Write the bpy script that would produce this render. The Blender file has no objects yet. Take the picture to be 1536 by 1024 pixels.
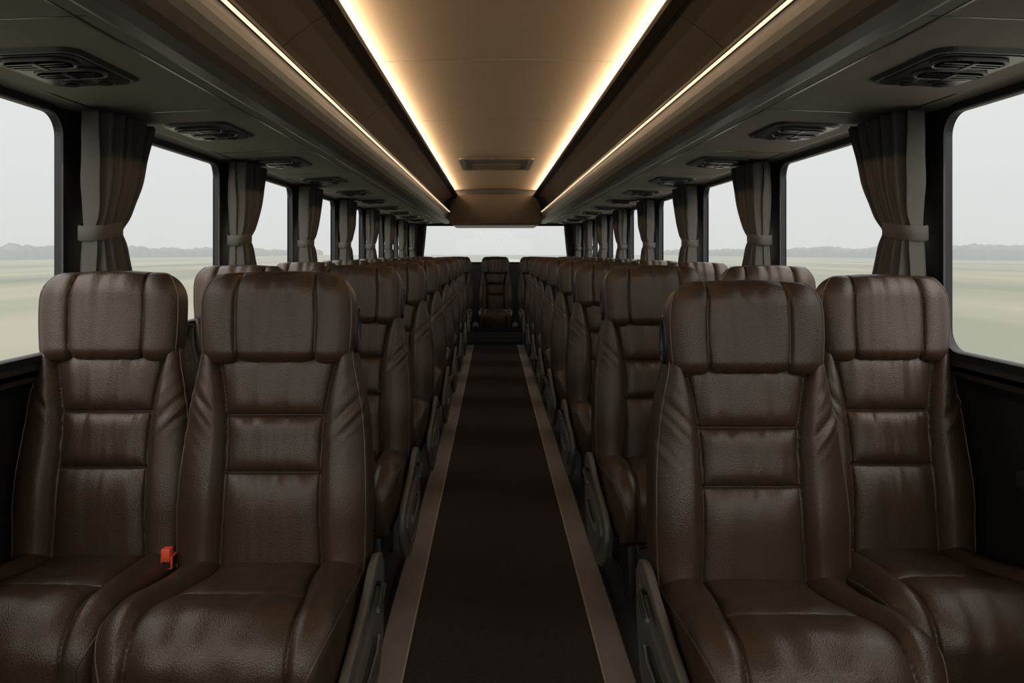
import bpy, math, random
import numpy as np
from mathutils import Vector, noise
random.seed(3)
F=1100.0; H=1.28; CX=0.03
VPX,VPY=740.0,379.0
Y0,Y1=-1.6,11.5
WI=1.335; LWI=1.405
scene=bpy.context.scene
COL=scene.collection

# ---------------------------------------------------------------- materials
def mat(name,col,rough=.5,metal=0,bump=None,var=0.0,spec=.5,sheen=0,emit=None,varscale=6):
    m=bpy.data.materials.new(name); m.use_nodes=True
    nt=m.node_tree; b=nt.nodes['Principled BSDF']
    b.inputs['Base Color'].default_value=(*col,1)
    b.inputs['Roughness'].default_value=rough
    b.inputs['Metallic'].default_value=metal
    b.inputs['Specular IOR Level'].default_value=spec
    if sheen: b.inputs['Sheen Weight'].default_value=sheen
    if emit:
        b.inputs['Emission Color'].default_value=(*emit[0],1)
        b.inputs['Emission Strength'].default_value=emit[1]
    tc=nt.nodes.new('ShaderNodeTexCoord')
    if var>0:
        n=nt.nodes.new('ShaderNodeTexNoise'); n.inputs['Scale'].default_value=varscale; n.inputs['Detail'].default_value=4
        nt.links.new(tc.outputs['Object'],n.inputs['Vector'])
        r=nt.nodes.new('ShaderNodeValToRGB')
        r.color_ramp.elements[0].position=.3; r.color_ramp.elements[1].position=.7
        r.color_ramp.elements[0].color=(*[c*(1-var) for c in col],1)
        r.color_ramp.elements[1].color=(*[min(1,c*(1+var)) for c in col],1)
        nt.links.new(n.outputs['Fac'],r.inputs['Fac']); nt.links.new(r.outputs['Color'],b.inputs['Base Color'])
    if bump:
        kind,sc,st,dist=bump
        if kind=='vor':
            t=nt.nodes.new('ShaderNodeTexVoronoi'); t.inputs['Scale'].default_value=sc; out=t.outputs['Distance']
        else:
            t=nt.nodes.new('ShaderNodeTexNoise'); t.inputs['Scale'].default_value=sc; t.inputs['Detail'].default_value=3; out=t.outputs['Fac']
        nt.links.new(tc.outputs['Object'],t.inputs['Vector'])
        bp=nt.nodes.new('ShaderNodeBump'); bp.inputs['Strength'].default_value=st; bp.inputs['Distance'].default_value=dist
        nt.links.new(out,bp.inputs['Height']); nt.links.new(bp.outputs['Normal'],b.inputs['Normal'])
    return m
M_leather=mat('brown_leather',(.034,.0195,.0112),.385,bump=('vor',330,.5,.0012),var=.14,spec=.50,varscale=4)
M_leather.node_tree.nodes['Principled BSDF'].inputs['Specular Tint'].default_value=(1,.91,.82,1)
M_pipe=mat('leather_piping',(.055,.035,.022),.4)
M_shell=mat('seat_grey_plastic',(.075,.064,.053),.42,bump=('noise',500,.15,.0006))
M_shelld=mat('seat_dark_plastic',(.013,.012,.011),.45)
M_metal=mat('dark_metal',(.06,.055,.05),.35,metal=.8)
M_red=mat('red_buckle_plastic',(.65,.07,.03),.4)
M_black=mat('black_rubber',(.010,.010,.011),.5,spec=.25)
M_edge=mat('window_gasket_edge',(.12,.12,.12),.3)
M_lowwall=mat('wall_dark_vinyl',(.009,.0085,.008),.5,bump=('noise',200,.2,.001))
M_pillar=mat('pillar_vinyl',(.022,.021,.020),.5,bump=('noise',200,.2,.001))
M_under=mat('service_panel_fabric',(.21,.187,.158),.8,bump=('noise',350,.3,.001),var=.06)
M_bin=mat('bin_grey_plastic',(.092,.081,.069),.42,bump=('noise',300,.1,.0005),var=.05)
M_side=mat('side_ceiling_brown',(.058,.039,.025),.6,bump=('noise',300,.15,.0008))
M_ceil=mat('ceiling_taupe',(.36,.29,.222),.55,bump=('noise',300,.1,.0005))
M_trim=mat('ceiling_trim',(.09,.068,.048),.4)
M_hatch=mat('hatch_bronze',(.07,.054,.04),.4)
M_led=mat('led_warm',(1,.8,.55),.5,emit=((1,.72,.44),20.0))
M_led2=mat('led_warm_lip',(1,.8,.55),.5,emit=((1,.70,.45),1.6))
M_carpet=mat('carpet_dark',(.033,.0245,.0195),.95,bump=('noise',420,.9,.004),var=.4,spec=.1,varscale=300)
M_strip=mat('aisle_vinyl_strip',(.135,.107,.083),.6,bump=('noise',250,.2,.001),var=.1)
M_line=mat('aisle_edge_line',(.27,.22,.175),.45)
M_floor=mat('floor_vinyl_dark',(.016,.014,.012),.55,bump=('noise',250,.2,.001))
M_curt=mat('curtain_fabric',(.078,.070,.060),.9,bump=('noise',500,.4,.0015),var=.08,sheen=.03,spec=.2)
M_vent=mat('vent_black_plastic',(.008,.008,.008),.3)
M_ventg=mat('vent_grey_plastic',(.06,.055,.047),.4)
M_roof=mat('roof_shell',(.05,.05,.05),.6)
def glassmat():
    m=bpy.data.materials.new('window_glass'); m.use_nodes=True; nt=m.node_tree; nt.nodes.clear()
    o=nt.nodes.new('ShaderNodeOutputMaterial'); mx=nt.nodes.new('ShaderNodeMixShader')
    t=nt.nodes.new('ShaderNodeBsdfTransparent'); t.inputs[0].default_value=(.97,.98,.975,1)
    g=nt.nodes.new('ShaderNodeBsdfGlossy'); g.inputs['Roughness'].default_value=.03
    mx.inputs[0].default_value=.008
    nt.links.new(t.outputs[0],mx.inputs[1]); nt.links.new(g.outputs[0],mx.inputs[2]); nt.links.new(mx.outputs[0],o.inputs[0])
    return m
M_glass=glassmat()
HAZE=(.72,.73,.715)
def hazy(name,c1,c2,near,far,scale,stretch=(1,1,1),mn_=0,mx_=.93):
    m=bpy.data.materials.new(name); m.use_nodes=True; nt=m.node_tree; b=nt.nodes['Principled BSDF']; b.inputs['Roughness'].default_value=1; b.inputs['Specular IOR Level'].default_value=0
    o=[n for n in nt.nodes if n.type=='OUTPUT_MATERIAL'][0]
    g=nt.nodes.new('ShaderNodeNewGeometry')
    mp=nt.nodes.new('ShaderNodeMapping'); mp.inputs['Scale'].default_value=stretch; nt.links.new(g.outputs['Position'],mp.inputs['Vector'])
    n=nt.nodes.new('ShaderNodeTexNoise'); n.inputs['Scale'].default_value=scale; n.inputs['Detail'].default_value=5
    nt.links.new(mp.outputs[0],n.inputs['Vector'])
    r=nt.nodes.new('ShaderNodeValToRGB'); r.color_ramp.elements[0].position=.38; r.color_ramp.elements[1].position=.62
    r.color_ramp.elements[0].color=(*c1,1); r.color_ramp.elements[1].color=(*c2,1)
    nt.links.new(n.outputs['Fac'],r.inputs['Fac']); nt.links.new(r.outputs['Color'],b.inputs['Base Color'])
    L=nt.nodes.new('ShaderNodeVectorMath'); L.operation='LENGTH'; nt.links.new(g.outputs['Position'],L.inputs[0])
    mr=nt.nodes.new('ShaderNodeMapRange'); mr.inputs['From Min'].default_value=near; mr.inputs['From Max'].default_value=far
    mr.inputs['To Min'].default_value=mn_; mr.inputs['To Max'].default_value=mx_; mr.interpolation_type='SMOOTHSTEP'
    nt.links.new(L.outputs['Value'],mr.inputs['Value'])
    e=nt.nodes.new('ShaderNodeEmission'); e.inputs['Color'].default_value=(*HAZE,1); e.inputs['Strength'].default_value=1  # haze painted into the surface: glowing haze colour mixed in by distance
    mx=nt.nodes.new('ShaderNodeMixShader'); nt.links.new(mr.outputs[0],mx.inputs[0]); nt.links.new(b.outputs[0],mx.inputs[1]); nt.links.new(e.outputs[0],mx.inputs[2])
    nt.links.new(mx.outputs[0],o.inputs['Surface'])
    return m
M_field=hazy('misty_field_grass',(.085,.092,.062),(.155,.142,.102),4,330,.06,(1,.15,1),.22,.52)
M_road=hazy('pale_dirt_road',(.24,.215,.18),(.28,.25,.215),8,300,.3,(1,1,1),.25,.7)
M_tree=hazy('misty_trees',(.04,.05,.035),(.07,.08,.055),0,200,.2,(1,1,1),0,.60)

# ---------------------------------------------------------------- helpers
def mesh(name,verts,faces,mats,smooth=False,fm=None,bevel=0,seg=2):
    me=bpy.data.meshes.new(name); me.from_pydata([tuple(v) for v in verts],[],faces)
    for m in (mats if isinstance(mats,(list,tuple)) else [mats]): me.materials.append(m)
    if fm is not None:
        for p,i in zip(me.polygons,fm): p.material_index=i
    if smooth: me.polygons.foreach_set('use_smooth',[True]*len(me.polygons))
    me.update()
    import bmesh
    bm=bmesh.new(); bm.from_mesh(me); bmesh.ops.recalc_face_normals(bm,faces=bm.faces)
    if bevel>0:
        es=[e for e in bm.edges if len(e.link_faces)==2 and e.calc_face_angle(0)>.5]
        bmesh.ops.bevel(bm,geom=es,offset=bevel,segments=seg,affect='EDGES',profile=.5)
    bm.to_mesh(me); bm.free()
    if smooth=='auto' or bevel>0:
        me.polygons.foreach_set('use_smooth',[True]*len(me.polygons))
        try: me.set_sharp_from_angle(angle=math.radians(40))
        except Exception: pass
    return me
def obj(name,me,parent=None,loc=(0,0,0)):
    o=bpy.data.objects.new(name,me); COL.objects.link(o); o.location=loc
    if parent: o.parent=parent
    return o
def empty(name,loc=(0,0,0)):
    o=bpy.data.objects.new(name,None); COL.objects.link(o); o.location=loc; o.empty_display_size=.1; return o
class MB:
    def __init__(s): s.v=[];s.f=[];s.m=[]
    def add(s,v,f,mi=0):
        n=len(s.v); s.v+= [tuple(p) for p in v]; s.f+=[tuple(i+n for i in q) for q in f]; s.m+=[mi]*len(f)
    def box(s,x0,x1,y0,y1,z0,z1,mi=0):
        v=[(x,y,z) for x in(x0,x1) for y in(y0,y1) for z in(z0,z1)]
        s.add(v,[(0,1,3,2),(4,6,7,5),(0,4,5,1),(2,3,7,6),(0,2,6,4),(1,5,7,3)],mi)
    def prismy(s,prof,y0,y1,mi=0):
        n=len(prof); v=[(x,y0,z) for x,z in prof]+[(x,y1,z) for x,z in prof]
        f=[(i,(i+1)%n,(i+1)%n+n,i+n) for i in range(n)]+[tuple(range(n))[::-1],tuple(range(n,2*n))]
        s.add(v,f,mi)
    def prismx(s,prof,x0,x1,mi=0):
        n=len(prof); v=[(x0,y,z) for y,z in prof]+[(x1,y,z) for y,z in prof]
        f=[(i,(i+1)%n,(i+1)%n+n,i+n) for i in range(n)]+[tuple(range(n))[::-1],tuple(range(n,2*n))]
        s.add(v,f,mi)
    def tube(s,path,r,seg=8,mi=0,closed=False):
        path=[Vector(p) for p in path]; n=len(path); v=[];f=[]
        for i,p in enumerate(path):
            a=path[(i-1)%n] if (closed or i>0) else p; b=path[(i+1)%n] if (closed or i<n-1) else p
            t=(b-a).normalized(); up=Vector((0,0,1)) if abs(t.z)<.9 else Vector((1,0,0))
            u=t.cross(up).normalized(); w=u.cross(t).normalized()
            for k in range(seg):
                an=2*math.pi*k/seg; v.append(p+u*math.cos(an)*r+w*math.sin(an)*r)
        for i in range(n if closed else n-1):
            for k in range(seg):
                a=i*seg+k; b=i*seg+(k+1)%seg; c=((i+1)%n)*seg+(k+1)%seg; d=((i+1)%n)*seg+k
                f.append((a,b,c,d))
        if not closed: f+= [tuple(range(seg)),tuple(range((n-1)*seg,n*seg))]
        s.add(v,f,mi)
    def disc(s,c,r,h,seg=24,mi=0,r2=None):
        r2=r if r2 is None else r2
        v=[(c[0]+r*math.cos(2*math.pi*k/seg),c[1]+r*math.sin(2*math.pi*k/seg),c[2]) for k in range(seg)]
        v+=[(c[0]+r2*math.cos(2*math.pi*k/seg),c[1]+r2*math.sin(2*math.pi*k/seg),c[2]+h) for k in range(seg)]
        s.add(v,[(k,(k+1)%seg,(k+1)%seg+seg,k+seg) for k in range(seg)]+[tuple(range(seg)),tuple(range(seg,2*seg))],mi)
    def make(s,name,mats,**k): return mesh(name,s.v,s.f,mats,fm=s.m,**k)
def sm(a,b,x):
    t=min(1,max(0,(x-a)/(b-a))); return t*t*(3-2*t)
def interp(x,xs,ys): return float(np.interp(x,xs,ys))

def ring(N,n,aspect):
    th=np.linspace(0,2*np.pi,2001)
    X=np.sign(np.cos(th))*np.abs(np.cos(th))**(2/n); Y=np.sign(np.sin(th))*np.abs(np.sin(th))**(2/n)
    L=np.concatenate([[0],np.cumsum(np.hypot(np.diff(X),np.diff(Y)*aspect))]); u=np.linspace(0,L[-1],N+1)[:-1]
    return np.interp(u,L,X),np.interp(u,L,Y)
def loft(rows,N,n,aspect,M,feat,fdirs):
    X,Y=ring(N,n,aspect); R=len(rows); P=np.zeros((R,N,3))
    for i,(a,hw,dm,dh) in enumerate(rows):
        for j in range(N): P[i,j]=M(a,hw*X[j],dm+dh*Y[j])
    du=np.gradient(P,axis=0); dv=(np.roll(P,-1,1)-np.roll(P,1,1))
    nr=np.cross(du,dv); ln=np.linalg.norm(nr,axis=2,keepdims=True); ln[ln<1e-12]=1; nr=nr/ln
    c=P.mean(axis=(0,1)); 
    if ((P-c)*nr).sum()<0: nr=-nr
    wt=np.zeros((R,N))
    for d in fdirs: wt=np.maximum(wt,np.clip((nr@np.array(d))*1.6,0,1))
    for i in range(R):
        for j in range(N):
            if wt[i,j]>0: P[i,j]+=nr[i,j]*wt[i,j]*feat(i,rows[i],P[i,j])
    V=[tuple(p) for p in P.reshape(-1,3)]; Fc=[]
    for i in range(R-1):
        for j in range(N):
            k=(j+1)%N; Fc.append((i*N+j,i*N+k,(i+1)*N+k,(i+1)*N+j))
    for i in (0,R-1):
        V.append(tuple(P[i].mean(axis=0))); ci=len(V)-1
        for j in range(N): Fc.append((i*N+j,i*N+(j+1)%N,ci))
    return V,Fc,P,nr,X,Y
def nz(x,y,z=0): return noise.noise(Vector((x,y,z)))

# ---------------------------------------------------------------- seat meshes
def hwb(z): return interp(z,[.38,.45,.56,.674,.76,.83,.90,.96,1.02],[.262,.267,.270,.266,.259,.249,.234,.218,.205])
def cpb(z): return interp(z,[.40,.55,.674,.76,.827,.90,.97,1.02],[.142,.134,.132,.132,.137,.149,.165,.17])
S1,S2=.827,.674
def back_feat(i,row,p):
    z=row[0]; x=p[0]; ax=abs(x); c=cpb(z); hw=hwb(z)
    secs=[(.38,S2),(S2,S1),(S1,1.0)]
    for a,b in secs:
        if a<=z<=b or b==1.0: v=2*(z-a)/(b-a)-1; break
    v=max(-1,min(1,v))
    edge=.45+.55*abs(v)**2
    wr=(nz(x*34+3,z*4.5,1.7)*.0080+nz(x*58,z*7,5)*.0024)*edge
    if ax<c:
        u=ax/c
        f=-.013+.022*(1-u**6)*(1-abs(v)**5)+wr*(1-u**8)*(.36+.64*sm(.60,.85,z))*(1-abs(v)**14)
    else:
        w=(ax-c)/max(.02,hw-c)
        f=-.013*(1-sm(0,.25,w))+.029*math.sin(math.pi*min(1,w)**.75)**.8
        dg=z*30-ax*34
        f+= nz(dg,x*5,9)*.006*sm(.0,.3,w)*math.exp(-((z-.84)/.08)**2)+nz(x*11,z*7,4)*.0024
    f-=.0080*math.exp(-((ax-c)/.0030)**2)
    if ax<c: f-=.0075*(math.exp(-((z-S1)/.0030)**2)+math.exp(-((z-S2)/.0030)**2))
    return f
def yc_b(z): return .075+(z-.42)*.115-.012*math.exp(-((z-.6)/.12)**2)
rows=[]
for t in np.linspace(0,1,270):
    z=.38+(1.03-.38)*t
    dh=.075*(1-max(0,(z-.98)/.05)**2*.8) if z>.98 else .075
    rows.append((z,hwb(z),0,dh))
V,Fc,PB,NB,XB,YB=loft(rows,330,4.2,.3,lambda a,x,d:(x,yc_b(a)-d,a),back_feat,[(0,-1,0)])
me_back=mesh('backrest',V,Fc,M_leather,smooth=True)
def pipe_cols(P,NR,X,Y,sel,off=.001,i0=0,i1=None,step=2):
    out=[]
    for sgn in (1,-1):
        j=int(np.argmin(np.hypot(X-sgn*sel[0],Y-sel[1])))
        out.append([tuple(P[i,j]+NR[i,j]*off) for i in list(range(i0,i1 if i1 else P.shape[0],step))])
    return out
mb=MB()
for path in pipe_cols(PB,NB,XB,YB,(.97,.70),.0006,0,256): mb.tube(path,.0024,6)
# headrest
ZT=1.212; ZH=.968
rows=[]
for t in np.linspace(0,1,120):
    z=ZH+(ZT-ZH)*(1-math.cos(math.pi*t))/2
    hw=.209+.009*math.sin(math.pi*((z-ZH)/(ZT-ZH))*.9)
    r=.075
    if z>ZT-r: k=min(1,(z-ZT+r)/r); hw-=r*.95*(1-math.sqrt(max(0,1-k*k)))
    r=.025
    if z<ZH+r: k=min(1,(ZH+r-z)/r); hw-=r*.35*(1-math.sqrt(max(0,1-k*k)))
    dh=.066; r=.06
    if z>ZT-r: k=min(1,(z-ZT+r)/r); dh*=max(.03,math.sqrt(max(0,1-k*k)))
    r=.042
    if z<ZH+r: k=min(1,(ZH+r-z)/r); dh*=max(.45,math.sqrt(max(0,1-k*k)))
    rows.append((z,hw,0,dh))
def head_feat(i,row,p):
    z=row[0]; ax=abs(p[0]); q=(z-ZH)/(ZT-ZH); c=.106+.008*math.sin(math.pi*q)
    if ax<c: f=.011*(1-(ax/c)**6)+nz(p[0]*28,z*5,3)*.0048*(1-(ax/c)**8)
    else:
        w=min(1,(ax-c)/.105); f=.015*math.sin(math.pi*w**.75)**.7+nz(p[0]*22,z*6,7)*.0024
    f-=.0080*math.exp(-((ax-c)/.0030)**2)
    return f*(1 if 0.05<q<.97 else .6)
V,Fc,PH,NH,XH,YH=loft(rows,290,2.9,.32,lambda a,x,d:(x,.117-d+(a-1.09)*.06-.012*(abs(x)/.2)**2,a+.014*(1-(x/.22)**2)*sm(1.05,1.2,a)),head_feat,[(0,-1,0)])
me_head=mesh('headrest',V,Fc,M_leather,smooth=True)
for path in pipe_cols(PH,NH,XH,YH,(.985,.5),.0006,6,110): mb.tube(path,.0024,6)
# cushion
rows=[]
def ztc(y): return .43+.055*sm(0,.40,-y)
path=[]
for y in np.linspace(.09,-.355,150): path.append((y,ztc(y)))
zr0=ztc(-.355)
for ph in np.linspace(3,84,44): 
    a=math.radians(ph); path.append((-.355-.105*math.sin(a),zr0-.105*(1-math.cos(a))))
yl,zl=path[-1]
for t in np.linspace(.05,1,36): path.append((yl+.012*t*t,zl-(zl-.26)*t))
ZBC=.245
arc=0; arcs=[]; prev=path[0]
for y,zt in path:
    hw=.258+.008*sm(.1,.35,-y)
    k=min(1,max(0,(-y-.345)/.118)); hw-=.055*(1-math.sqrt(max(0,1-k*k)))
    arc+=math.hypot(y-prev[0],zt-prev[1]); prev=(y,zt); arcs.append(arc)
    rows.append((y,hw,(zt+ZBC)/2,(zt-ZBC)/2))
SC=.33
def cush_feat(i,row,p):
    s=arcs[i]; ax=abs(p[0]); x=p[0]; c=.138+.035*sm(.15,.45,s); hw=row[1]
    if ax<c:
        u=ax/c; v=(2*s/SC-1) if s<SC else 0
        e=1-abs(v)**6 if s<SC else 1-math.exp(-((s-SC)/.03))
        f=-.008+.018*(1-u**6)*e+(nz(x*20,s*8,2)*.0042+nz(x*7,s*20,8)*.0036)*(1-u**8)
        f-=.007*math.exp(-((s-SC)/.003)**2)
    else:
        w=min(1,(ax-c)/max(.02,hw-c)); f=-.008*(1-sm(0,.3,w))+.024*math.sin(math.pi*w**.75)**.8*(1-.75*sm(.38,.58,s))+nz(x*10,s*13,6)*.0038
    f-=.0080*math.exp(-((ax-c)/.0030)**2)
    return f
V,Fc,PC,NC,XC,YC=loft(rows,320,5.0,.35,lambda a,x,d:(x,a,d),cush_feat,[(0,0,1),(0,-1,0)])
me_cush=mesh('seat_cushion',V,Fc,M_leather,smooth=True)
for path in pipe_cols(PC,NC,XC,YC,(.985,.74),.0006,12,224): mb.tube(path,.0024,6)
me_pipe=mb.make('piping',[M_pipe],smooth=True)
rows=[(z,hwb(z)*.97,0,.05*(1 if z<.98 else max(.1,1-(z-.98)/.1))) for z in np.linspace(.28,1.06,30)]
V,Fc,*_=loft(rows,60,3,.2,lambda a,x,d:(x,yc_b(a)+.06-d,a),lambda *a:0,[(0,-1,0)])
me_shellb=mesh('back_shell',V,Fc,M_shelld,smooth=True)
mb=MB()
for sx in (-.17,.17):
    mb.prismx([(-.34,.0),(-.30,.0),(-.27,.05),(-.02,.05),(.02,0),(.06,0),(.03,.10),(.0,.25),(-.06,.26),(-.30,.26),(-.32,.2)],sx-.018,sx+.018)
mb.box(-.2,.2,-.33,-.29,.19,.26); mb.box(-.2,.2,-.02,.03,.19,.26); mb.box(-.235,.235,-.40,.08,.225,.265)
me_base=mb.make('leg_frame',[M_shelld],bevel=.006)
def shroud(sg):
    mb=MB()
    pr=[(.13,.385),(.09,.43),(.03,.447),(-.03,.437),(-.10,.41),(-.26,.375),(-.40,.35),(-.445,.32),(-.455,.26),(-.41,.18),(-.33,.12),(-.24,.09),(-.02,.09),(.07,.13),(.12,.27)]
    mb.prismx(pr,sg*.272,sg*.296,0)
    pr2=[(.05,.385),(-.08,.35),(-.36,.305),(-.40,.26),(-.30,.16),(-.02,.14),(.06,.23)]
    mb.prismx(pr2,sg*.294,sg*.304,0)
    mb.prismx([(-.06,.275),(-.10,.295),(-.30,.27),(-.31,.24),(-.10,.245)],sg*.303,sg*.309,1)
    mb.tube([(sg*.300,-.02,.39),(sg*.318,-.05,.395),(sg*.320,-.11,.385),(sg*.318,-.15,.37)],.008,8,1)
    return mb.make('side_shroud',[M_shell,M_shelld],bevel=.009,seg=3)
me_shr={1:shroud(1),-1:shroud(-1)}
def handle(sg):
    mb=MB(); pts=[]
    for t in np.linspace(0,2*math.pi,28)[:-1]:
        pts.append((sg*.214,.125+.028*math.cos(t),1.06+.062*math.sin(t)))
    mb.tube(pts,.009,8,closed=True)
    mb.tube([(sg*.18,.13,1.11),(sg*.214,.13,1.118)],.008); mb.tube([(sg*.18,.12,1.01),(sg*.214,.125,1.0)],.008)
    return mb.make('grab_handle',[M_shelld],smooth=True)
me_han={1:handle(1),-1:handle(-1)}
mb=MB()
mb.tube([(.245,.02,.36),(.243,-.015,.41),(.238,-.04,.44)],.012,8,1)
mb.box(.222,.256,-.072,-.03,.425,.462,1); mb.box(.226,.252,-.078,-.05,.447,.482,0)
me_buck=mb.make('seatbelt_buckle',[M_red,M_shelld],bevel=.004)

def seat(x,y,side=0,sx=1,base=True,zo=0,buckle=False):
    e=empty('bus_seat',(x,y,0)); e.scale=(sx,1,1)
    obj('backrest',me_back,e,(0,0,zo)); obj('headrest',me_head,e,(0,0,zo)); obj('seat_cushion',me_cush,e,(0,0,zo)); obj('piping',me_pipe,e,(0,0,zo)); obj('back_shell',me_shellb,e,(0,0,zo))
    if base: obj('leg_frame',me_base,e)
    if side: obj('side_shroud',me_shr[side],e); obj('grab_handle',me_han[side],e,(0,0,zo))
    if buckle: obj('seatbelt_buckle',me_buck,e)
    return e
for k in range(8):
    yl=2.0+1.12*k; yr=1.95+1.11*k+(0 if k==0 else -.02)
    seat(CX-.641,yl,1,sx=1.0 if k==0 else .97); seat(CX-(1.14 if k==0 else 1.13),yl+(.05 if k==0 else .0),0,buckle=True, sx=.95)
    seat(CX+(.668 if k==0 else .65),yr,-1,sx=1.0 if k==0 else .97,zo=-.024 if k==0 else 0); seat(CX+1.14,yr+(.17 if k==0 else 0),0,sx=.93 if k else .90,zo=-.012 if k==0 else 0)
for xx in (-1.08,-.56,0,.56,1.08):
    seat(CX+xx,10.62,0,base=False,sx=.94)
mb=MB()
mb.prismx([(10.16,0),(10.16,.09),(10.24,.09),(10.24,.18),(10.30,.18),(10.30,.242),(10.95,.242),(10.95,0)],CX-1.36,CX+1.36)
o=obj('rear_bench_plinth',mb.make('rear_bench_plinth',[M_floor],bevel=.006))

# ---------------------------------------------------------------- floor
mb=MB(); mb.box(CX-1.5,CX+1.5,Y0,Y1+.06,-.08,0); obj('floor',mb.make('floor',[M_floor]))
mb=MB(); mb.box(CX-.298,CX+.298,Y0+.02,10.15,.0,.008); obj('aisle_carpet',mb.make('aisle_carpet',[M_carpet]))
for n,sg in ((1,-1),(2,1)):
    mb=MB(); a,b=sorted((CX+sg*.304,CX+sg*.392)); mb.box(a,b,Y0+.02,10.15,0,.010,0)
    a,b=sorted((CX+sg*.299,CX+sg*.304)); mb.box(a,b,Y0+.02,10.15,0,.013,1)
    a,b=sorted((CX+sg*.392,CX+sg*.400)); mb.box(a,b,Y0+.02,10.15,0,.016,2)
    obj('trim_%d'%n,mb.make('trim',[M_strip,M_line,M_metal]))

# ---------------------------------------------------------------- walls + windows
PIT=1.26; E0=2.23; WB,WT=H-.315,H+.44
def rrect(y0,y1,z0,z1,r,n=8):
    p=[]
    for cy,cz,a0 in ((y1-r,z1-r,0),(y0+r,z1-r,90),(y0+r,z0+r,180),(y1-r,z0+r,270)):
        for k in range(n+1):
            a=math.radians(a0+90*k/n); p.append((cy+r*math.cos(a),cz+r*math.sin(a)))
    return p
wn=1
for side,sg in (('left',-1),('right',1)):
    mb=MB(); xi=CX+sg*WI; xo=CX+sg*(WI+.03); xl=CX+sg*LWI
    k=-3; 
    while True:
        a=E0+PIT*(k-1); b=a+PIT
        if a>=Y1-.01: break
        aa=max(a,Y0); bb=min(b,Y1)
        hy0,hy1=max(a+.18,Y0+.1),min(b,Y1-.12)
        if hy1-hy0>.35:
            hole=rrect(hy0,hy1,WB,WT,.085); oy0,oy1=aa,bb
            outer=[]
            cz=(WB+WT)/2; cy=(hy0+hy1)/2
            for (y,z) in hole:
                dy,dz=(y-cy),(z-cz)
                hy=(hy1-hy0)/2; hz=(WT-WB)/2
                s=1/max(abs(dy)/hy,abs(dz)/hz)
                yy=cy+dy*s; zz=cz+dz*s
                yy=oy0+(yy-hy0)/(hy1-hy0)*(oy1-oy0); zz=.93+(zz-WB)/(WT-WB)*(1.86-.93)
                outer.append((yy,zz))
            n=len(hole)
            v=[(xi,y,z) for y,z in hole]+[(xi,y,z) for y,z in outer]+[(xo,y,z) for y,z in hole]+[(xo,y,z) for y,z in outer]
            f=[]
            for i in range(n):
                j=(i+1)%n
                f+=[(i,j,n+j,n+i),(2*n+i,2*n+j,3*n+j,3*n+i),(i,j,2*n+j,2*n+i),(n+i,n+j,3*n+j,3*n+i)]
            mb.add(v,f,0)
            e=empty('window_%d'%wn,((xi+xo)/2,(hy0+hy1)/2,(WB+WT)/2)); wn+=1
            ex,ey,ez=e.location
            inn=rrect(hy0+.022,hy1-.022,WB+.022,WT-.022,.068); in2=rrect(hy0+.026,hy1-.026,WB+.026,WT-.026,.064)
            m2=MB(); x1=xi-sg*.010; x2=xi+sg*.015
            loops=[[(x2,y,z) for y,z in hole],[(x1,y,z) for y,z in hole],[(x1,y,z) for y,z in inn],[(x1+sg*.004,y,z) for y,z in in2],[(x2,y,z) for y,z in in2]]
            v=[(p[0]-ex,p[1]-ey,p[2]-ez) for L in loops for p in L]; f=[];fm=[]
            for q in range(len(loops)):
                q2=(q+1)%len(loops)
                for i in range(n): f.append((q*n+i,q*n+(i+1)%n,q2*n+(i+1)%n,q2*n+i)); fm.append(1 if q==2 else 0)
            obj('frame',mesh('frame',v,f,[M_black,M_edge],fm=fm,smooth=False),e)
            g=rrect(hy0+.015,hy1-.015,WB+.015,WT-.015,.065)
            obj('glass',mesh('glass',[(-0.005*sg,y-ey,z-ez) for y,z in g],[tuple(range(len(g)))],M_glass),e)
        else:
            mb.box(min(xi,xo),max(xi,xo),aa,bb,.93,1.86,0)
        k+=1
    a,b=sorted((xl,xl+sg*.06)); mb.box(a,b,Y0,Y1,0,.94,1)
    a,b=sorted((xi,xl+sg*.06)); mb.box(a,b,Y0,Y1,.915,.945,1)
    a,b=sorted((xi,xo)); mb.box(a,b,Y0,Y1,1.85,2.28,1)
    a,b=sorted((xl-sg*.05,xl)); mb.box(a,b,Y0,Y1,0,.12,1)
    obj('wall_'+side,mb.make('wall_'+side,[M_pillar,M_lowwall]))
    for r in range(2):
        mb=MB(); yy=1.50+1.12*r
        a,b=sorted((xl,xl-sg*.075)); mb.box(a,b,yy,yy+.42,.66,.715,0); a,b=sorted((xl,xl-sg*.045)); mb.box(a,b,yy+.03,yy+.40,.56,.665,0)
        obj('wall_armrest',mb.make('wall_armrest',[M_shelld],bevel=.015,seg=3))
# rear wall with window
mb=MB(); RW=1.25; rb,rt=1.12,1.715
hole=rrect(CX-RW,CX+RW,rb,rt,.06); n=len(hole); cy=CX; cz=(rb+rt)/2; outer=[]
for (y,z) in hole:
    dy,dz=y-cy,z-cz; s=1/max(abs(dy)/RW,abs(dz)/((rt-rb)/2)); yy,zz=cy+dy*s,cz+dz*s
    outer.append((CX+(yy-CX)/RW*1.47,(0+(zz-rb)/(rt-rb)*2.28)))
v=[(y,Y1,z) for y,z in hole]+[(y,Y1,z) for y,z in outer]+[(y,Y1+.06,z) for y,z in hole]+[(y,Y1+.06,z) for y,z in outer]
f=[]
for i in range(n):
    j=(i+1)%n; f+=[(i,j,n+j,n+i),(2*n+i,2*n+j,3*n+j,3*n+i),(i,j,2*n+j,2*n+i),(n+i,n+j,3*n+j,3*n+i)]
mb.add(v,f,0); obj('wall_back',mb.make('wall_back',[M_pillar]))
e=empty('window_%d'%wn,(CX,Y1+.03,cz)); wn+=1
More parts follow.
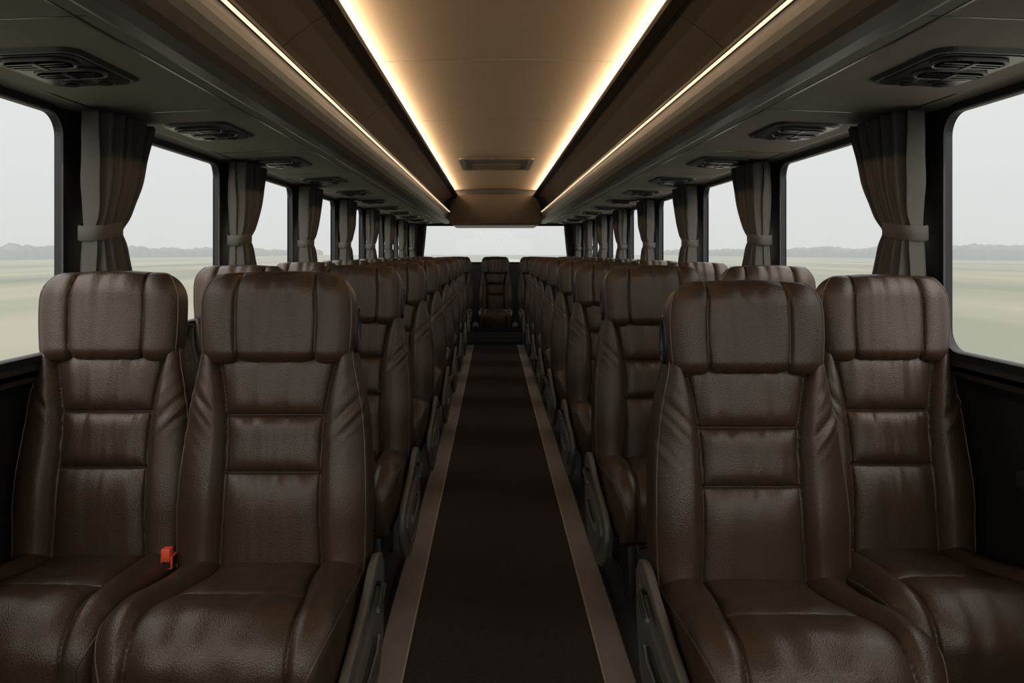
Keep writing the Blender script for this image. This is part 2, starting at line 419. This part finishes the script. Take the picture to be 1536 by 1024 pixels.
obj('glass',mesh('glass',[(y-CX,0,z-cz) for y,z in hole],[tuple(range(n))],M_glass),e)
m2=MB(); m2.tube([(y-CX,-.03,z-cz) for y,z in rrect(CX-RW+.005,CX+RW-.005,rb+.005,rt-.005,.06)],.012,8,0,closed=True)
obj('frame',m2.make('frame',[M_black],smooth=True),e)
# front wall w/ windshield opening
mb=MB(); mb.box(CX-1.47,CX+1.47,Y0-.06,Y0,0,1.05); mb.box(CX-1.47,CX+1.47,Y0-.06,Y0,2.15,2.28)
for sg in(-1,1):
    a,b=sorted((CX+sg*1.30,CX+sg*1.47)); mb.box(a,b,Y0-.06,Y0,1.0,2.2)
obj('wall_front',mb.make('wall_front',[M_pillar]))
e=empty('window_%d'%wn,(CX,Y0-.03,1.60)); 
obj('glass',mesh('glass',[(-1.3,0,-.55),(1.3,0,-.55),(1.3,0,.55),(-1.3,0,.55)],[(0,1,2,3)],M_glass),e)
m2=MB()
for q in ((-1.30,-1.27,-.55,.55),(1.27,1.30,-.55,.55),(-1.30,1.30,-.55,-.52),(-1.30,1.30,.52,.55)): m2.box(q[0],q[1],-.02,.02,q[2],q[3])
obj('frame',m2.make('frame',[M_black]),e)

# ---------------------------------------------------------------- ceiling
YC1=10.2
mb=MB(); mb.box(CX-1.47,CX+1.47,Y0-.06,Y1+.06,2.24,2.30); obj('roof',mb.make('roof',[M_roof]))
def P(hx,up,sg): return (CX+sg*hx,H+up)
mb=MB()
js=[Y0,.3,1.85,3.36,4.88,6.4,7.95,9.4,YC1]
for a,b in zip(js[:-1],js[1:]):
    N=16; lo=[];hi=[]
    for i in range(N+1):
        u=-1+2*i/N; lo.append((CX+u*.575,H+.872+.014*(1-u*u))); hi.append((CX+u*.575,H+.885+.014*(1-u*u)))
    mb.prismy(lo+hi[::-1],a+.005,b-.005,0)
mb.box(CX-.575,CX+.575,Y0,YC1,H+.902,H+.91,1)
for sg in(-1,1):
    js2=[Y0,1.0,2.45,3.9,5.35,6.8,8.25,YC1]
    for a,b in zip(js2[:-1],js2[1:]):
        pr=[(.575,.802),(.64,.765),(.72,.70),(.79,.63),(.85,.58),(.86,.60),(.80,.65),(.73,.72),(.65,.785),(.585,.82)]
        mb.prismy([P(h,u,sg) for h,u in pr],a+.002,b-.002,2)
    pr=[(.523,.800),(.530,.793),(.578,.795),(.60,.81),(.585,.90),(.575,.90),(.575,.808),(.523,.808)]
    mb.prismy([P(h,u,sg) for h,u in pr],Y0,YC1,3)
obj('ceiling',mb.make('ceiling',[M_ceil,M_roof,M_side,M_trim]))
mb=MB()
for sg in(-1,1):
    a,b=sorted((CX+sg*.560,CX+sg*.570)); mb.box(a,b,Y0+.02,YC1-.02,H+.812,H+.862,0)
obj('led_cove_light',mb.make('led_cove_light',[M_led]))
# overhead bins
for sg in(-1,1):
    mb=MB()
    face=[(.640,.560),(.640,.54),(.643,.525),(.650,.507),(.662,.488),(.682,.468),(.705,.456),(.74,.449),(.775,.447),(.79,.452)]
    pr=face+[(.796,.47),(1.0,.50),(1.0,.54),(.66,.565)]
    for a,b in zip([Y0,1.2,4.0,6.8,9.6],[1.2,4.0,6.8,9.6,Y1-.01]):
        mb.prismy([P(h,u,sg) for h,u in pr],a+.0015,b-.0015,0)
    und=[(.800,.474),(.806,.467),(1.30,.447),(1.332,.437),(1.332,.58),(.80,.58)]
    mb.prismy([P(h,u,sg) for h,u in und],Y0,Y1-.01,1)
    y=Y0+.25
    while y<Y1-.1:
        pr=[P(.83,.4655,sg),(P(1.30,.4462,sg)),P(1.30,.4500,sg),P(.83,.469,sg)]
        mb.prismy(pr,y,y+.006,2); y+=.93
    mb.prismy([P(h,u,sg) for h,u in [(.85,.4640),(.858,.4638),(.858,.4680),(.85,.4685)]],Y0,Y1-.01,2)
    mb.prismy([P(h,u,sg) for h,u in [(1.27,.4480),(1.278,.4476),(1.278,.4520),(1.27,.4520)]],Y0,Y1-.01,2)
    mb.prismy([P(h,u,sg) for h,u in [(.612,.556),(.612,.566),(.62,.572),(.66,.572),(.66,.561),(.617,.561),(.617,.556)]],Y0,YC1-.16,3)
    obj('overhead_luggage_bin',mb.make('overhead_luggage_bin',[M_bin,M_under,M_vent,M_trim]))
    mb=MB()
    mb.prismy([P(h,u,sg) for h,u in [(.619,.5585),(.633,.5585),(.633,.5605),(.619,.5605)]],Y0+.01,YC1-.17,0)
    obj('bin_edge_light',mb.make('bin_edge_light',[M_led2]))
# air vents
mb=MB()
def rr2(hx,hy,r,n=6): return rrect(-hx,hx,-hy,hy,r,n)
base=rr2(.125,.175,.045); top=rr2(.112,.16,.035)
n=len(base)
v=[(x,y,.004) for x,y in base]+[(x,y,-.010) for x,y in top]; f=[(i,(i+1)%n,n+(i+1)%n,n+i) for i in range(n)]+[tuple(range(n,2*n))]
mb.add(v,f,0)
mb.add([(x*.90,y*.93,-.012) for x,y in top],[tuple(range(n))],1)
for yy,cx_ in((-.088,-.005),(.012,.012)):
    rg=rr2(.078,.040,.036)
    mb.tube([(x+cx_,y+yy,-.014) for x,y in rg],.006,8,0,closed=True)
    for t in(-.018,0,.018): mb.box(cx_-.068,cx_+.068,yy+t-.004,yy+t+.002,-.022,-.012,1)
    mb.box(cx_-.006,cx_+.006,yy-.03,yy+.03,-.024,-.012,0)
for cx_ in(-.04,.045):
    mb.disc((cx_,.105,-.017),.026,.006,mi=0); mb.disc((cx_,.105,-.021),.018,.006,mi=1)
me_vent=mb.make('air_vent',[M_ventg,M_vent,M_edge])
slope=math.atan2(.020,.494)
for sg in(-1,1):
    for k in range(11):
        o=obj('air_vent',me_vent,None,(CX+sg*1.085,1.80+.93*k,H+.4562)); o.rotation_euler=(0,sg*slope,0)
# roof hatch
mb=MB(); A=rrect(-.35,.35,-.46,.46,.05); B=rrect(-.31,.31,-.42,.42,.03); n=len(A)
lo=[(x,y,-.02) for x,y in A];l2=[(x,y,-.02) for x,y in B];l0=[(x,y,.004) for x,y in A];l3=[(x,y,-.004) for x,y in B]
v=l0+lo+l2+l3; f=[]
for q in range(3):
    for i in range(n): f.append((q*n+i,q*n+(i+1)%n,(q+1)*n+(i+1)%n,(q+1)*n+i))
f.append(tuple(range(3*n,4*n))); mb.add(v,f,0)
mb.box(-.24,.24,-.06,.06,-.014,-.002,1)
for t in range(5): mb.box(-.25,.25,.12+t*.05,.135+t*.05,-.012,-.003,1)
mb.box(-.05,.05,-.38,-.33,-.02,-.003,1)
obj('roof_hatch',mb.make('roof_hatch',[M_hatch,M_trim]),None,(CX,7.25,H+.884))
# rear ceiling bulkhead
mb=MB()
pr=[(-.635,.40),(.635,.40),(.64,.43),(.635,.62),(.60,.72),(.52,.79),(.42,.82),(-.42,.82),(-.52,.79),(-.60,.72),(-.635,.62),(-.64,.43)]
mb.prismy([(CX+h,H+u) for h,u in pr],YC1-.12,Y1-.01,0)
mb.prismy([(CX+h,H+u) for h,u in [(-.61,.385),(.61,.385),(.63,.42),(-.63,.42)]],YC1-.15,Y1-.01,1)
mb.box(CX-1.3,CX+1.3,YC1+.005,Y1-.01,H+.59,H+.93,2)
obj('rear_ceiling_housing',mb.make('rear_ceiling_housing',[M_side,M_trim,M_pillar],bevel=.02,seg=3))

# ---------------------------------------------------------------- curtains
def curtain_mesh(ztop,zbot,ztie,wt,wtie,wb,sg,folds=9,seed=0):
    V=[];Fc=[];N=240;R=60
    for i in range(R+1):
        z=zbot+(ztop-zbot)*i/R
        if z>ztie: q=(z-ztie)/(ztop-ztie); w=wtie+(wt-wtie)*(q**.75*.75+.25*sm(0,1,q)); th=.028+.014*sm(0,.5,q)
        else: q=(ztie-z)/(ztie-zbot); w=wtie+(wb-wtie)*sm(0,.7,q); th=.028+.012*sm(0,.5,q)
        pin=math.exp(-((z-ztie)/.03)**2)
        for j in range(N):
            a=2*math.pi*j/N; cs,sn=math.cos(a),math.sin(a)
            u=.5+.5*math.copysign(abs(cs)**.7,cs)
            ph=u*folds*2*math.pi+1.4*nz(u*3,z*1.5,seed)+seed
            fold=(math.cos(ph)+.35*math.cos(2.3*ph+1))*.021*(1-.5*pin)
            x=th*math.copysign(abs(sn)**.6,sn)+fold*(1 if sn>0 else -.25)+.004*nz(u*8,z*9,seed+3)
            y=u*w+.006*nz(z*4,u*2,seed+9)
            V.append((-sg*x,y,z))
    for i in range(R):
        for j in range(N): Fc.append((i*N+j,i*N+(j+1)%N,(i+1)*N+(j+1)%N,(i+1)*N+j))
    Fc.append(tuple(range(N))[::-1]); Fc.append(tuple(range(R*N,R*N+N)))
    return mesh('drape',V,Fc,M_curt,smooth=True)
def tie_mesh(ztie,wtie,sg):
    V=[];Fc=[];N=48
    pr=[(-.024,.0),(-.020,.005),(.020,.005),(.024,0)]
    for (dz,off) in pr:
        for j in range(N):
            a=2*math.pi*j/N; cs,sn=math.cos(a),math.sin(a)
            V.append((-sg*(.044+off)*math.copysign(abs(sn)**.7,sn),wtie/2+(wtie/2+.002+off)*math.copysign(abs(cs)**.8,cs),ztie+dz+.012*cs))
    for i in range(3):
        for j in range(N): Fc.append((i*N+j,i*N+(j+1)%N,(i+1)*N+(j+1)%N,(i+1)*N+j))
    return mesh('tieback',V,Fc,M_curt,smooth=True)
zt,zb2,zti=H+.435,.955,H+.07
for sg in(-1,1):
    cms=[curtain_mesh(zt,zb2,zti,.35,.15,.215,sg,seed=s*2.3,folds=7) for s in range(3)]; tm=tie_mesh(zti,.15,sg)
    for k in range(-1,8):
        y=E0+PIT*k+.0
        e=empty('window_curtain',(CX+sg*(WI-.072),y,0))
        obj('drape',cms[k%3],e); obj('tieback',tm,e)
for sg in(-1,1):
    m=curtain_mesh(H+.42,.955,H-.2,.22,.16,.18,sg,seed=5)
    e=empty('window_curtain',(CX+sg*1.29,Y1-.09,0)); o=obj('drape',m,e)
    e.rotation_euler=(0,0,math.radians(90) if sg>0 else math.radians(-90))

# ---------------------------------------------------------------- outside
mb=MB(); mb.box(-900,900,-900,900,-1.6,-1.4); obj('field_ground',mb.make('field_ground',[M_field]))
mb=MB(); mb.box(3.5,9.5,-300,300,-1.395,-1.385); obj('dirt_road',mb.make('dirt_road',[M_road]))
def trees(x0,sg):
    V=[];Fc=[];N=600
    for i in range(N+1):
        y=-300+1100*i/N; h=4.0+2.2*nz(y*.03,sg*3)+1.6*nz(y*.15,sg)+.9*nz(y*.6,sg)
        x=x0+sg*12*nz(y*.02,2)
        for (dx,zz) in ((-4,-1.5),(-4.5,h*.5),(-2,h*.9),(0,h),(3,h*.7),(4,-1.5)): V.append((x+sg*dx,y,zz))
    for i in range(N):
        for k in range(5): a=i*6+k; Fc.append((a,a+1,a+7,a+6))
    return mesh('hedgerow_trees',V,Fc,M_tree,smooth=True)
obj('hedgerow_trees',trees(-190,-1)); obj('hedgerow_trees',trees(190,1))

# ---------------------------------------------------------------- world
w=bpy.data.worlds.new('overcast_sky'); scene.world=w; w.use_nodes=True; nt=w.node_tree
bg=nt.nodes['Background']; tc=nt.nodes.new('ShaderNodeTexCoord'); sp=nt.nodes.new('ShaderNodeSeparateXYZ')
nt.links.new(tc.outputs['Generated'],sp.inputs[0])
r=nt.nodes.new('ShaderNodeValToRGB'); el=r.color_ramp.elements
el[0].position=0; el[0].color=(.72,.725,.715,1); el[1].position=1; el[1].color=(1,1,1,1)
a=el.new(.06); a.color=(.76,.765,.76,1); a=el.new(.3); a.color=(.85,.855,.855,1)
nt.links.new(sp.outputs['Z'],r.inputs['Fac']); nt.links.new(r.outputs['Color'],bg.inputs['Color'])
mr=nt.nodes.new('ShaderNodeMapRange'); mr.inputs['From Min'].default_value=.26; mr.inputs['From Max'].default_value=1
mr.inputs['To Min'].default_value=1.0; mr.inputs['To Max'].default_value=4.0
nt.links.new(sp.outputs['Z'],mr.inputs['Value'])
dt=nt.nodes.new('ShaderNodeVectorMath'); dt.operation='DOT_PRODUCT'; dt.inputs[1].default_value=(0,-.90,.436)
nt.links.new(tc.outputs['Generated'],dt.inputs[0])
m2=nt.nodes.new('ShaderNodeMapRange'); m2.interpolation_type='SMOOTHSTEP'; m2.inputs['From Min'].default_value=.45; m2.inputs['From Max'].default_value=1; m2.inputs['To Max'].default_value=5.0  # unseen glow added to the sky behind the camera to brighten the seats
nt.links.new(dt.outputs['Value'],m2.inputs['Value'])
ad=nt.nodes.new('ShaderNodeMath'); ad.operation='ADD'; nt.links.new(mr.outputs[0],ad.inputs[0]); nt.links.new(m2.outputs[0],ad.inputs[1])
nt.links.new(ad.outputs[0],bg.inputs['Strength'])

# ---------------------------------------------------------------- camera
cam=bpy.data.cameras.new('camera'); co=bpy.data.objects.new('camera',cam); COL.objects.link(co)
co.location=(0,0,H); co.rotation_euler=(math.radians(90),0,0)
cam.sensor_width=36; cam.lens=F/1536*36; cam.clip_start=.05; cam.clip_end=3000
cam.shift_x=(768-VPX)/1536; cam.shift_y=-(512-VPY)/1536
scene.camera=co
scene.view_settings.view_transform='Standard'
